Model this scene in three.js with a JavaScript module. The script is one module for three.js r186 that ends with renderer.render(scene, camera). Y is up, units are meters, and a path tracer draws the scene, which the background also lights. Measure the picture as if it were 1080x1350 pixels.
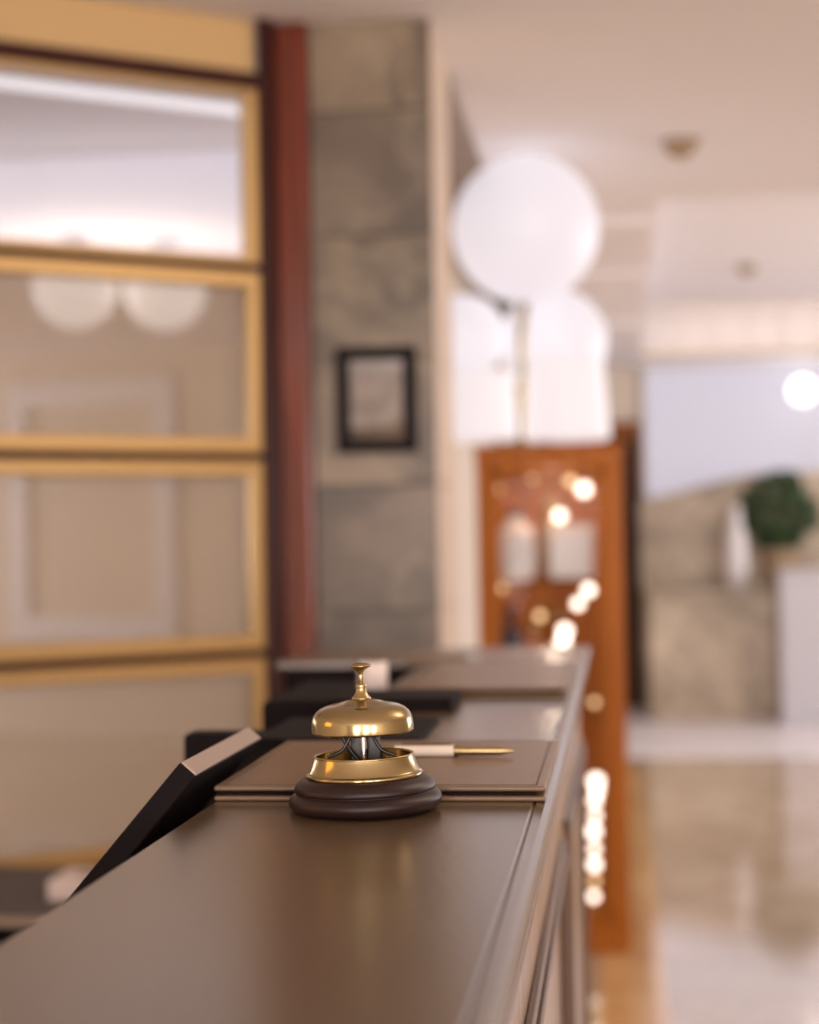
import * as THREE from 'three';
import { RoundedBoxGeometry } from 'three/addons/geometries/RoundedBoxGeometry.js';
import { mergeGeometries } from 'three/addons/utils/BufferGeometryUtils.js';
import { ImprovedNoise } from 'three/addons/math/ImprovedNoise.js';
import { RectAreaLightUniformsLib } from 'three/addons/lights/RectAreaLightUniformsLib.js';

RectAreaLightUniformsLib.init();
const scene = new THREE.Scene();
scene.background = new THREE.Color(0x000000);
const renderer = new THREE.WebGLRenderer({ antialias: true });
renderer.toneMapping = THREE.LinearToneMapping;
renderer.toneMappingExposure = 1.0;
renderer.shadowMap.enabled = true;
renderer.shadowMap.type = THREE.PCFSoftShadowMap;

// ---------------------------------------------------------------- camera (world: the counter runs along -z, y up, metres)
const W = 1080, H = 1350, F = 2250;                 // a 50 mm lens
const COUNTER = 1.10, EYE = COUNTER + 0.1637, ROLL = 0.017;
const VP = [815, 705];                              // where the counter's edges meet
const du = VP[0] - W / 2, dv = -(VP[1] - H / 2);
const vpU = du * Math.cos(ROLL) + dv * Math.sin(ROLL), vpV = dv * Math.cos(ROLL) - du * Math.sin(ROLL);
const pitch = Math.atan(-vpV / F), yaw = Math.atan(vpU / F * Math.cos(pitch));
const camera = new THREE.PerspectiveCamera(2 * Math.atan(H / 2 / F) * 180 / Math.PI, W / H, 0.05, 100);
camera.position.set(0, EYE, 0);
camera.rotation.set(pitch, yaw, -ROLL, 'YXZ');
camera.updateMatrixWorld(true);
camera.focus = 1.0;
camera.userData.fStop = 4.3;
scene.add(camera);
// a pixel's ray, cut by a plane of the room
function ray(px, py) { return new THREE.Vector3((px - W / 2) / F, -(py - H / 2) / F, -1).applyQuaternion(camera.quaternion); }
function onY(px, py, y) { const r = ray(px, py); return r.multiplyScalar((y - EYE) / r.y).add(camera.position); }
function onZ(px, py, z) { const r = ray(px, py); return r.multiplyScalar(z / r.z).add(camera.position); }
function atDepth(px, py, d) { return ray(px, py).multiplyScalar(d).add(camera.position); }

// ---------------------------------------------------------------- large lights
const CEIL = 2.494;
function area(w, h, pos, target, color, intensity) {
  const l = new THREE.RectAreaLight(color, intensity, w, h);
  l.position.set(...pos); l.lookAt(...target); scene.add(l); return l;
}
const DAY = new THREE.Color().setRGB(1.0, 0.955, 0.97), COOL = new THREE.Color().setRGB(0.93, 0.90, 1.0), WARM = new THREE.Color().setRGB(1.0, 0.80, 0.62);
for (const x of [-0.6, 1.6, 3.8]) area(1.15, 1.7, [x, 1.45, 4.90], [x, 1.45, 0], DAY, 18.5);   // three windows in the wall behind the camera
area(0.9, 0.7, [-2.74, 1.75, -0.4], [0, 1.75, -0.4], new THREE.Color().setRGB(1.0, 0.52, 0.16), 3.0);   // amber glass window behind the reception desk
area(4.6, 1.7, [4.90, 1.45, -8.4], [0, 1.45, -8.4], DAY, 6.2);            // window in the right wall
area(4.4, 0.9, [2.4, 2.0, -12.46], [2.4, 2.0, 0], COOL, 0.7);             // added light before the glowing panes of the far wall
area(3.9, 0.05, [2.2, CEIL + 0.065, -11.98], [2.2, CEIL + 0.3, -12.2], WARM, 3.2);   // cove of the ceiling coffer

// ---------------------------------------------------------------- textures and materials
let seed = 7;
function rnd() { seed = (seed * 1664525 + 1013904223) >>> 0; return seed / 4294967296; }
const noise = new ImprovedNoise();
function fbm(x, y, z, o = 5) { let s = 0, a = 0.5, f = 1; for (let i = 0; i < o; i++) { s += a * noise.noise(x * f, y * f, z + i * 7.1); a *= 0.5; f *= 2.03; } return s; }
function tex(size, fn, srgb = true) {
  const d = new Uint8Array(size * size * 4);
  for (let j = 0; j < size; j++) for (let i = 0; i < size; i++) {
    const c = fn(i / size, j / size), k = (j * size + i) * 4;
    for (let q = 0; q < 3; q++) d[k + q] = Math.max(0, Math.min(255, Array.isArray(c) ? c[q] : c));
    d[k + 3] = 255;
  }
  const t = new THREE.DataTexture(d, size, size);
  t.wrapS = t.wrapT = THREE.MirroredRepeatWrapping; t.magFilter = THREE.LinearFilter; t.minFilter = THREE.LinearMipmapLinearFilter; t.generateMipmaps = true;
  if (srgb) t.colorSpace = THREE.SRGBColorSpace;
  t.needsUpdate = true; return t;
}
function rep(t, x, y = x) { const c = t.clone(); c.repeat.set(x, y); c.needsUpdate = true; return c; }
const mix = (a, b, t) => a.map((v, i) => v + (b[i] - v) * t), clamp01 = (v) => Math.max(0, Math.min(1, v));
// veined stone: soft clouds and thin branching veins, one texture tile is one metre
function stone(size, a, b, vein, seedZ, amount = 0.5, scale = 3) {
  return tex(size, (u, v) => {
    const wx = fbm(u * scale, v * scale, seedZ) * 1.2, wy = fbm(u * scale + 9, v * scale, seedZ + 3) * 1.2;
    const cl = clamp01(0.5 + 1.5 * fbm(u * scale + wx, v * scale * 1.3 + wy, seedZ + 11));
    const ve = Math.pow(1 - Math.min(1, Math.abs(fbm(u * scale * 0.8 + wy, v * scale * 1.1 + u * 2 + wx, seedZ + 20)) * 7), 3);
    const gr = (rnd() - 0.5) * 6;
    return mix(mix(a, b, cl), vein, ve * amount).map((q) => q + gr);
  });
}
function woodTex(size, a, b, seedZ, s = 26) {
  return tex(size, (u, v) => {
    const w = fbm(u * 3, v * 0.7, seedZ) * 0.25, g = 0.5 + 0.5 * Math.sin((u + w) * s * 3 + fbm(u * s, v * 1.5, seedZ + 5) * 5);
    const f = fbm(u * 90, v * 4, seedZ + 9, 3);
    return mix(a, b, clamp01(g * 0.6 + 0.3 + f * 0.6));
  });
}
const grain = tex(256, () => 110 + rnd() * 70, false);
const fineNoise = tex(512, (u, v) => 128 + 190 * fbm(u * 60, v * 60, 3.3, 3), false);
const brushTex = tex(512, (u, v) => 128 + 150 * fbm(u * 5, v * 120, 8.3, 3), false);

const std = (o) => new THREE.MeshPhysicalMaterial(o);
const lin = (r, g, b) => new THREE.Color().setRGB(r, g, b);
const marbleMaps = [0, 1, 2].map((k) => stone(512, [[80, 70, 58], [88, 76, 64], [72, 63, 54]][k], [[138, 121, 100], [146, 128, 106], [118, 103, 87]][k], [176, 158, 132], 4.2 + k * 31, 0.35, 2.2));
const M = {
  ceiling: std({ color: lin(0.82, 0.775, 0.78), roughness: 0.9, bumpMap: rep(grain, 6), bumpScale: 0.0004 }),
  plaster: std({ color: lin(0.66, 0.57, 0.48), roughness: 0.85 }),
  officeWall: std({ color: lin(0.84, 0.82, 0.84), roughness: 0.85 }),
  white: std({ color: lin(0.68, 0.65, 0.66), roughness: 0.45 }),
  pillar: marbleMaps.map((m) => std({ map: m, roughness: 0.38 })),
  farMarble: std({ map: rep(stone(512, [156, 139, 116], [208, 190, 166], [128, 110, 90], 51, 0.5, 3), 0.8), roughness: 0.35 }),
  floor: std({ map: rep(stone(1024, [184, 164, 140], [206, 188, 166], [166, 142, 114], 77, 0.5, 2.2), 0.5), roughness: 0.09 }),
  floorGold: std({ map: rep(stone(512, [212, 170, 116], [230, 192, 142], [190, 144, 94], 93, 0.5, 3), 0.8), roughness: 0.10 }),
  floorDaylit: std({ map: rep(stone(512, [226, 220, 222], [240, 236, 240], [204, 196, 194], 103, 0.4, 2), 0.5), roughness: 0.4 }),  // daylight on the far floor, put into a paler colour
  counterTop: std({ color: lin(0.105, 0.066, 0.036), ior: 1.9, roughness: 0.23, bumpMap: rep(fineNoise, 3), bumpScale: 0.00006 }),
  counterWood: std({ map: rep(woodTex(512, [74, 52, 38], [112, 82, 60], 12), 1.5, 1), roughness: 0.25 }),
  counterFace: std({ map: rep(woodTex(512, [120, 92, 66], [164, 132, 98], 19), 1.5, 1), roughness: 0.28, clearcoat: 0.4, clearcoatRoughness: 0.15 }),
  mahogany: std({ map: rep(woodTex(512, [84, 30, 14], [122, 50, 28], 31), 2, 0.8), roughness: 0.14, ior: 1.7 }),
  mahoganyDark: std({ map: rep(woodTex(256, [44, 18, 13], [64, 27, 19], 33), 2, 0.8), roughness: 0.4, specularIntensity: 0.4 }),
  gold: std({ color: lin(0.50, 0.325, 0.135), metalness: 0.55, roughness: 0.40 }),
  goldBoard: std({ color: lin(0.55, 0.36, 0.16), roughness: 0.5 }),
  backing: std({ color: lin(0.37, 0.28, 0.195), roughness: 0.8, bumpMap: rep(fineNoise, 4), bumpScale: 0.0003 }),
  pane: std({ color: lin(0.97, 0.97, 0.97), transmission: 1, thickness: 0, roughness: 0.02, ior: 2.35 }),
  clearGlass: std({ color: lin(0.97, 0.97, 0.96), transmission: 1, thickness: 0, roughness: 0.02, ior: 1.5 }),
  honey: std({ map: rep(woodTex(512, [148, 80, 12], [184, 106, 20], 41), 2, 0.8), roughness: 0.5, specularIntensity: 0.5 }),
  honeyDark: std({ map: rep(woodTex(256, [104, 54, 14], [142, 80, 24], 43), 2, 0.8), roughness: 0.5, specularIntensity: 0.5 }),
  doorDark: std({ map: rep(woodTex(256, [38, 20, 12], [56, 30, 18], 47), 2, 0.8), roughness: 0.5, specularIntensity: 0.35 }),
  brass: std({ color: lin(0.40, 0.305, 0.15), metalness: 1, roughness: 0.17, roughnessMap: null }),
  brassSoft: std({ color: lin(0.44, 0.32, 0.155), metalness: 1, roughness: 0.28 }),
  penBarrel: std({ color: lin(0.85, 0.74, 0.62), roughness: 0.25, clearcoat: 0.6 }),
  nickel: std({ color: lin(0.62, 0.60, 0.58), metalness: 1, roughness: 0.2 }),
  steelDark: std({ color: lin(0.06, 0.055, 0.05), metalness: 0.8, roughness: 0.4 }),
  bellWood: std({ color: lin(0.020, 0.008, 0.0065), roughness: 0.36, specularIntensity: 0.6, bumpMap: rep(brushTex, 8, 20), bumpScale: 0.00004 }),
  leather: std({ color: lin(0.18, 0.108, 0.056), roughness: 0.36, bumpMap: rep(fineNoise, 6), bumpScale: 0.00015 }),
  stitch: std({ color: lin(0.10, 0.07, 0.05), roughness: 0.7 }),
  black: std({ color: lin(0.009, 0.006, 0.006), roughness: 0.7, specularIntensity: 0.18 }),
  blackGloss: std({ color: lin(0.012, 0.010, 0.012), roughness: 0.12 }),
  greyShell: std({ color: lin(0.34, 0.25, 0.19), roughness: 0.38, metalness: 0.2 }),
  paper: std({ color: lin(0.78, 0.66, 0.60), roughness: 0.8 }),
  deskTop: std({ color: lin(0.10, 0.08, 0.07), roughness: 0.8 }),
  frameBlack: std({ color: lin(0.010, 0.006, 0.006), roughness: 0.6, specularIntensity: 0.3 }),
  leaf: std({ color: lin(0.055, 0.11, 0.035), roughness: 0.55, side: THREE.DoubleSide }),
  leafDark: std({ color: lin(0.03, 0.06, 0.02), roughness: 0.55, side: THREE.DoubleSide }),
  pedestal: std({ color: lin(0.47, 0.45, 0.475), roughness: 0.4 }),
  terracotta: std({ color: lin(0.34, 0.24, 0.15), roughness: 0.7 }),
  stem: std({ color: lin(0.10, 0.08, 0.04), roughness: 0.8 }),
  globe: std({ color: lin(0.30, 0.30, 0.31), roughness: 0.5, emissive: lin(0.64, 0.585, 0.635), emissiveIntensity: 1 }),
  globeLit: std({ color: lin(0.30, 0.30, 0.31), roughness: 0.5, emissive: lin(1.0, 0.86, 0.80), emissiveIntensity: 1.3 }),
  shade: std({ color: lin(0.30, 0.29, 0.29), roughness: 0.6, emissive: lin(0.72, 0.65, 0.67), emissiveIntensity: 1 }),
  led: std({ color: lin(0.9, 0.8, 0.7), emissive: lin(1.0, 0.84, 0.72), emissiveIntensity: 4 }),
  ledAmber: std({ color: lin(0.9, 0.7, 0.4), emissive: lin(1.0, 0.66, 0.34), emissiveIntensity: 1.8 }),
  ledStrip: std({ color: lin(0.9, 0.8, 0.7), emissive: lin(1.0, 0.76, 0.55), emissiveIntensity: 2 }),
  downlight: std({ color: lin(0.9, 0.9, 0.9), emissive: lin(1.0, 0.97, 0.98), emissiveIntensity: 2.5 }),
  officePanel: std({ color: lin(0.9, 0.9, 0.9), emissive: lin(0.86, 0.83, 0.90), emissiveIntensity: 1 }),
  daylight: std({ color: lin(0.8, 0.8, 0.8), roughness: 0.6, emissive: lin(0.9, 0.82, 0.78), emissiveIntensity: 1.4 }),
  amberPane: std({ color: lin(0.3, 0.15, 0.04), roughness: 0.4, emissive: lin(1.0, 0.50, 0.14), emissiveIntensity: 1.2 }),
  officeGlow: std({ color: lin(0.2, 0.2, 0.2), roughness: 0.7, emissive: lin(0.68, 0.63, 0.73), emissiveIntensity: 1.0 }),  // added glow that brightens the office wall evenly
  cabinetGlass: std({ color: lin(0.97, 0.97, 0.96), transmission: 1, thickness: 0, roughness: 0.03, ior: 1.5, specularIntensity: 0.04 }),
  cream: std({ color: lin(0.60, 0.48, 0.38), roughness: 0.7 }),
  wallGlow: std({ color: lin(0.22, 0.22, 0.23), roughness: 0.6, emissive: lin(0.60, 0.555, 0.66), emissiveIntensity: 0.75 }),  // glow put in for the light on the upper far wall
};

// ---------------------------------------------------------------- helpers
const taken = {};
function numbered(n) { taken[n] = (taken[n] ?? -1) + 1; return taken[n] ? `${n}_${String(taken[n]).padStart(3, '0')}` : n; }
function metricUV(g) {
  const p = g.attributes.position, n = g.attributes.normal, uv = new Float32Array(p.count * 2);
  for (let i = 0; i < p.count; i++) {
    const ax = Math.abs(n.getX(i)), ay = Math.abs(n.getY(i)), az = Math.abs(n.getZ(i)), x = p.getX(i), y = p.getY(i), z = p.getZ(i);
    if (ay >= ax && ay >= az) { uv[2 * i] = x; uv[2 * i + 1] = z; } else if (ax >= az) { uv[2 * i] = z; uv[2 * i + 1] = y; } else { uv[2 * i] = x; uv[2 * i + 1] = y; }
  }
  g.setAttribute('uv', new THREE.BufferAttribute(uv, 2)); return g;
}
function flat(g) { return g.index ? g.toNonIndexed() : g; }
function merge(list) { return list.length === 1 ? list[0] : mergeGeometries(list.map((g) => { const f = flat(g); for (const k of Object.keys(f.attributes)) if (!['position', 'normal', 'uv'].includes(k)) f.deleteAttribute(k); return f; })); }
// a box given by its lowest and highest corner, edges rounded by r
function bx(x0, x1, y0, y1, z0, z1, r = 0) {
  const w = x1 - x0, h = y1 - y0, d = z1 - z0;
  const g = r > 0 ? new RoundedBoxGeometry(w, h, d, 2, Math.min(r, w / 2.01, h / 2.01, d / 2.01)) : new THREE.BoxGeometry(w, h, d);
  return g.translate((x0 + x1) / 2, (y0 + y1) / 2, (z0 + z1) / 2);
}
function obj(name, geo, mat, parent = scene) {
  const list = Array.isArray(geo) ? geo : [geo];
  const m = new THREE.Mesh(metricUV(merge(list)), mat);
  m.name = parent === scene ? numbered(name) : name; m.castShadow = m.receiveShadow = true; parent.add(m); return m;
}
function keepUV(name, geo, mat, parent = scene) { const m = new THREE.Mesh(geo, mat); m.name = parent === scene ? numbered(name) : name; m.castShadow = m.receiveShadow = true; parent.add(m); return m; }
function thing(name, label, category, pos = [0, 0, 0], turn = 0, group) {
  const o = new THREE.Group(); o.name = numbered(name); o.position.set(...pos); o.rotation.y = turn; scene.add(o);
  o.userData = { label, category }; if (group) o.userData.group = group; return o;
}
function tag(o, label, category, group) { Object.assign(o.userData, { label, category }); if (group) o.userData.group = group; return o; }
function struct(name, geo, mat, label, category) { const o = obj(name, geo, mat); o.userData = { kind: 'structure', label, category }; return o; }
function structGroup(name, label, category) { const o = new THREE.Group(); o.name = numbered(name); o.userData = { kind: 'structure', label, category }; scene.add(o); return o; }
function lathe(pts, n = 48) { return new THREE.LatheGeometry(pts.map(([r, y]) => new THREE.Vector2(r, y)), n); }
function tube(pts, r, n = 24, k = 8) { return new THREE.TubeGeometry(new THREE.CatmullRomCurve3(pts.map((p) => new THREE.Vector3(...p))), n, r, k); }
function smoothProfile(pts, per = 5) {
  const c = new THREE.SplineCurve(pts.map(([r, y]) => new THREE.Vector2(r, y))); return c.getPoints(per * (pts.length - 1)).map((v) => [Math.max(0, v.x), v.y]);
}
// a polygon in x and y pulled along z
function prism(pts, z0, z1, bevel = 0) {
  const s = new THREE.Shape(pts.map(([x, y]) => new THREE.Vector2(x, y)));
  return new THREE.ExtrudeGeometry(s, { depth: z1 - z0, bevelEnabled: bevel > 0, bevelSize: bevel, bevelThickness: bevel, bevelSegments: 2 }).translate(0, 0, z0);
}

// ---------------------------------------------------------------- the counter's plan
const XL = onY(200, 1107, COUNTER).x, XR = onY(733, 1035, COUNTER).x;
const ZEND = onY(600, 853, COUNTER).z, ZNEAR = 0.9;
const PZ = -4.0;                                       // front of the marble pillar
const pillarL = onZ(413, 430, PZ).x, pillarR = onZ(573, 430, PZ).x;
const postL = onZ(371, 430, PZ).x;
const P0 = atDepth(346, 600, 4.02), P1 = atDepth(0, 600, 4.02 / 1.083);     // along the glazed partition
const partDir = new THREE.Vector3(P1.x - P0.x, 0, P1.z - P0.z).normalize();
const ZFAR = -12.6, XALC = -0.76, XR_ROOM = 5.0, ZBACK = 5.0, XSTAFF = -2.8, PILLAR_BACK = PZ - 0.44;
const coffL = onY(858, 340, CEIL).x;
const FLOOR_EDGE = onY(868, 1200, 0).x;

// ---------------------------------------------------------------- the room
{
  const fl = struct('floor', bx(XSTAFF - 0.3, XR_ROOM + 0.3, -0.15, 0, ZFAR - 0.3, ZBACK + 0.3), M.floor, 'polished beige marble lobby floor', 'floor');
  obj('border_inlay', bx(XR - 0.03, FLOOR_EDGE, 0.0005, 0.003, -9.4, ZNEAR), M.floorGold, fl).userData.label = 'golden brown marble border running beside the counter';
  obj('daylight_band', bx(-0.9, XR_ROOM, 0.0005, 0.003, ZFAR + 0.02, -9.75), M.floorDaylit, fl).userData.label = 'pale floor band before the far wall with daylight put into its colour';

  const T = 0.5, C = CEIL;
  const ceil = struct('ceiling', [
    bx(XSTAFF, XR_ROOM, C, C + T, PILLAR_BACK, ZBACK),
    bx(pillarR, XR_ROOM, C, C + T, -6.35, PILLAR_BACK),
    bx(pillarR, coffL, C, C + T, -12.2, -6.35),
    bx(pillarR, XR_ROOM, C, C + T, ZFAR, -12.2),
    bx(4.2, XR_ROOM, C, C + T, -12.2, -6.35),
    bx(coffL, 4.2, C + 0.33, C + T, -12.2, -6.35),
    bx(XALC, pillarR, C + 0.42, C + T, ZFAR, PILLAR_BACK),
    bx(XSTAFF, XALC, C, C + T, -6.2, PILLAR_BACK),
  ], M.ceiling, 'plain beige painted lobby ceiling', 'ceiling');
  const cof = structGroup('trim_1', 'pale panelled upstand of the lit ceiling coffer', 'trim');
  for (let x = coffL + 0.01, k = 0; x < 4.1; x += 0.25, k++) obj('panel', bx(x + 0.003, x + 0.247, C + 0.012, C + 0.325, -12.2, -12.185, 0.004), M.white, cof);
  obj('ledge', bx(coffL + 0.005, 4.19, C - 0.004, C + 0.03, -12.1, -11.92, 0.006), M.plaster, cof);
  obj('led_strip', bx(coffL + 0.02, 4.15, C + 0.03, C + 0.042, -12.06, -12.03), M.ledStrip, cof);
  for (const [z, n] of [[-6.75, 2], [-8.1, 3], [-10.0, 4]]) struct('trim_' + n, bx(pillarR + 0.01, coffL - 0.03, C - 0.035, C + 0.01, z - 0.12, z + 0.12, 0.008), M.ceiling, 'shallow beige ceiling batten beside the coffer', 'trim');

  struct('wall_far', bx(XALC - 0.2, XR_ROOM + 0.2, 0, C + T, ZFAR - 0.2, ZFAR), M.plaster, 'far lobby wall', 'wall');
  struct('wall_right', [
    bx(XR_ROOM, XR_ROOM + 0.2, 0, C + T, -6.05, ZBACK + 0.2), bx(XR_ROOM, XR_ROOM + 0.2, 0, C + T, ZFAR - 0.2, -10.75),
    bx(XR_ROOM, XR_ROOM + 0.2, 0, 0.58, -10.75, -6.05), bx(XR_ROOM, XR_ROOM + 0.2, 2.32, C + T, -10.75, -6.05),
  ], M.plaster, 'beige lobby wall with a white panel moulding', 'wall');
  struct('wall_back', [
    ...[[XSTAFF - 0.2, -1.2], [0.0, 1.0], [2.2, 3.2], [4.4, XR_ROOM]].map(([p, q]) => bx(p, q, 0, C + T, ZBACK, ZBACK + 0.2)),
    ...[[-1.2, 0.0], [1.0, 2.2], [3.2, 4.4]].flatMap(([p, q]) => [bx(p, q, 0, 0.58, ZBACK, ZBACK + 0.2), bx(p, q, 2.32, C + T, ZBACK, ZBACK + 0.2)]),
  ], M.plaster, 'beige lobby wall with a row of windows', 'wall');
  struct('wall_left', bx(XSTAFF - 0.2, XSTAFF, 0, C + T, -6.2, ZBACK), M.plaster, 'beige wall behind the reception desk', 'wall');
  struct('wall_alcove', bx(XALC - 0.12, XALC, 0, C + T, ZFAR, PILLAR_BACK + 0.05), M.plaster, 'beige passage wall beyond the marble pillar', 'wall');
  struct('wall_office', bx(XSTAFF, XALC - 0.12, 0, C + T, -5.38, -5.23), M.officeWall, 'bright white office wall behind the glazed partition', 'wall');

  // windows that light the room, behind the camera and in the right wall
  function windowWall(name, along, n, len, place, turn, label) {
    const w = structGroup(name, label, 'window'); w.position.set(...place); w.rotation.y = turn;
    const pw = len / n;
    for (let k = 0; k < n; k++) obj('window_pane', bx(-len / 2 + k * pw + 0.04, -len / 2 + (k + 1) * pw - 0.04, 0.6, 2.3, -0.06, -0.05), M.daylight, w);
    for (let k = 0; k <= n; k++) obj('mullion', bx(-len / 2 + k * pw - 0.04, -len / 2 + k * pw + 0.04, 0.58, 2.32, -0.08, 0.02, 0.008), M.white, w);
    for (const y of [0.58, 1.75, 2.26]) obj('rail', bx(-len / 2, len / 2, y, y + 0.06, -0.08, 0.01, 0.008), M.white, w);
  }
  [-0.6, 1.6, 3.8].forEach((x, k) => windowWall('window_' + (4 + k), 0, 2, 1.2, [x, 0, ZBACK + 0.1], Math.PI, ['bright tall window behind the reception desk end', 'bright tall window in the middle of the back wall', 'bright tall window near the right wall'][k]));
  windowWall('window_3', 0, 4, 4.7, [XR_ROOM + 0.1, 0, -8.4], -Math.PI / 2, 'bright white framed lobby window');

  const am = structGroup('window_2', 'small amber glass window with muntins behind the reception desk', 'window');
  for (let i = 0; i < 3; i++) for (let j = 0; j < 2; j++) obj('window_pane', bx(XSTAFF + 0.012, XSTAFF + 0.018, 1.4 + j * 0.36, 1.74 + j * 0.36, -0.85 + i * 0.31, -0.56 + i * 0.31), M.amberPane, am);
  for (let i = 0; i <= 3; i++) obj('muntin', bx(XSTAFF + 0.001, XSTAFF + 0.04, 1.36, 2.14, -0.88 + i * 0.31, -0.84 + i * 0.31, 0.004), M.mahoganyDark, am);
  for (let j = 0; j <= 2; j++) obj('muntin', bx(XSTAFF + 0.001, XSTAFF + 0.038, 1.36 + j * 0.37, 1.40 + j * 0.37, -0.87, 0.08, 0.004), M.mahoganyDark, am);
  const ow = structGroup('window_7', 'added glowing panes that brighten the office wall behind the glazed partition', 'window');  // glowing panes added to brighten the plain office wall
  for (let k = 0; k < 2; k++) obj('window_pane', bx(-2.76 + k * 0.94, -1.83 + k * 0.94, 1.5, CEIL - 0.003, -5.228, -5.22), M.officeGlow, ow);
  obj('added_sill', bx(-2.78, -0.89, 1.46, 1.5, -5.228, -5.16, 0.006), M.white, ow);
  area(1.85, 0.95, [-1.82, 1.98, -5.20], [-1.82, 1.98, 0], COOL, 0.7);  // light of the added glowing panes
  // glowing panes stand in for the brightly lit upper far wall
  const fb = structGroup('window_1', 'glowing panes standing in for the lit wall above the far marble', 'window');
  for (let k = 0; k < 4; k++) obj('window_pane', bx(0.22 + k * 1.17, 0.22 + k * 1.17 + 1.15, 1.35, CEIL - 0.03, ZFAR + 0.02, ZFAR + 0.03), M.wallGlow, fb);
  for (let k = 0; k <= 4; k++) obj('mullion', bx(0.20 + k * 1.17, 0.22 + k * 1.17, 1.35, CEIL - 0.03, ZFAR + 0.015, ZFAR + 0.045), M.white, fb);
  obj('head_rail', bx(0.18, 4.92, CEIL - 0.03, CEIL - 0.002, ZFAR + 0.01, ZFAR + 0.06), M.white, fb);
  // marble wall below it, its coping rising to the right
  const a = onZ(843, 660, ZFAR + 0.1), b = onZ(985, 626, ZFAR + 0.1);
  struct('wall_parapet', prism([[a.x, 0.004], [a.x, a.y], [b.x, b.y], [b.x + 0.6, b.y + 0.02], [4.95, b.y + 0.02], [4.95, 0.004]], ZFAR + 0.05, ZFAR + 0.2), M.farMarble, 'mottled beige marble wall below the glowing panes', 'wall');
  const l0 = onZ(850, 775, ZFAR + 0.3);
  const ledge = structGroup('wall_ledge', 'low mottled marble ledge along the far wall', 'wall');
  obj('slab', bx(l0.x, 4.9, l0.y - 0.05, l0.y, ZFAR + 0.21, ZFAR + 0.98, 0.01), M.farMarble, ledge);
  obj('base', bx(l0.x + 0.02, 4.9, 0.004, l0.y - 0.05, ZFAR + 0.21, ZFAR + 0.94, 0.005), M.farMarble, ledge);

  // door in the far wall
  const dR = onZ(846, 700, ZFAR + 0.06), dT = onZ(828, 556, ZFAR + 0.06);
  const door = structGroup('door_1', 'dark brown wooden door beside the far marble wall', 'door');
  obj('leaf', bx(dR.x - 0.86, dR.x - 0.015, 0.005, dT.y - 0.12, ZFAR + 0.005, ZFAR + 0.045, 0.004), M.doorDark, door);
  obj('casing', [bx(dR.x - 0.02, dR.x, 0.005, dT.y, ZFAR + 0.005, ZFAR + 0.07, 0.004), bx(dR.x - 0.95, dR.x - 0.86, 0.005, dT.y, ZFAR + 0.005, ZFAR + 0.07, 0.004), bx(dR.x - 0.95, dR.x, dT.y - 0.12, dT.y, ZFAR + 0.005, ZFAR + 0.07, 0.004)], M.honeyDark, door);

  // white panel moulding on the right wall, mirrored in the partition's panes
  const wf = structGroup('trim_5', 'white rectangular panel moulding on the right wall', 'trim');
  const zc = 0.55, hw = 0.66, y0 = 0.62, y1 = 2.34;
  for (const [p, q, r, s] of [[zc - hw, zc + hw, y1 - 0.17, y1], [zc - hw, zc + hw, y0, y0 + 0.17], [zc - hw, zc - hw + 0.17, y0 + 0.17, y1 - 0.17], [zc + hw - 0.17, zc + hw, y0 + 0.17, y1 - 0.17]]) obj('moulding', bx(XR_ROOM - 0.03, XR_ROOM + 0.001, r, s, p, q, 0.01), M.white, wf);
}

// marble pillar: slabs with open joints on a dark core
{
  const p = structGroup('wall_pillar', 'brown grey veined marble pillar with recessed joints', 'pillar');
  obj('core', bx(pillarL + 0.012, pillarR - 0.012, 0, CEIL, PILLAR_BACK + 0.012, PZ - 0.012), M.mahoganyDark, p);
  const step = 165 / F * 4.05, top = onZ(490, 145, PZ).y;
  let k = 0;
  for (let y = top + 2 * step; y > -step; y -= step, k++) {
    const y0 = Math.max(0.003, y - step + 0.0012), y1 = Math.min(CEIL - 0.001, y - 0.0012); if (y1 <= y0) continue;
    const g = bx(pillarL, pillarR, y0, y1, PZ - 0.013, PZ, 0.0015), gs = bx(pillarR - 0.013, pillarR, y0, y1, PILLAR_BACK, PZ - 0.0135, 0.0015);
    for (const [geo, off] of [[g, k * 0.37], [gs, k * 0.37 + 0.5]]) {
      metricUV(geo); const bu = 0.05 + (off * 7.3 % 1) * 0.4, bv = 0.05 + (off * 3.1 % 1) * 0.45, src = geo.attributes.uv.clone(), u0 = geo === g ? pillarL : PILLAR_BACK; geo.userData.u = (i) => (src.getX(i) - u0) * 1.1 + bu; geo.userData.v = (i) => (src.getY(i) - y0) * 1.1 + bv; const uv = geo.attributes.uv; for (let i = 0; i < uv.count; i++) uv.setXY(i, (off % 1 < 0.5 ? geo.userData.u(i) : 1 - geo.userData.u(i)), geo.userData.v(i));
      keepUV('marble_slab', geo, geo === g ? M.pillar[k % 3] : M.cream, p);
    }
  }
}

// mahogany post between the pillar and the partition
{
  const t = structGroup('trim_6', 'glossy red brown mahogany post between pillar and glazed partition', 'trim');
  obj('post_board', bx(postL, pillarL - 0.002, 0, CEIL - 0.001, PZ - 0.09, PZ + 0.03, 0.006), M.mahogany, t);
  obj('jamb', bx(P0.x + 0.004, postL - 0.001, 0, CEIL - 0.001, PZ - 0.12, P0.z + 0.02, 0.003), M.mahoganyDark, t);
}

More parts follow.
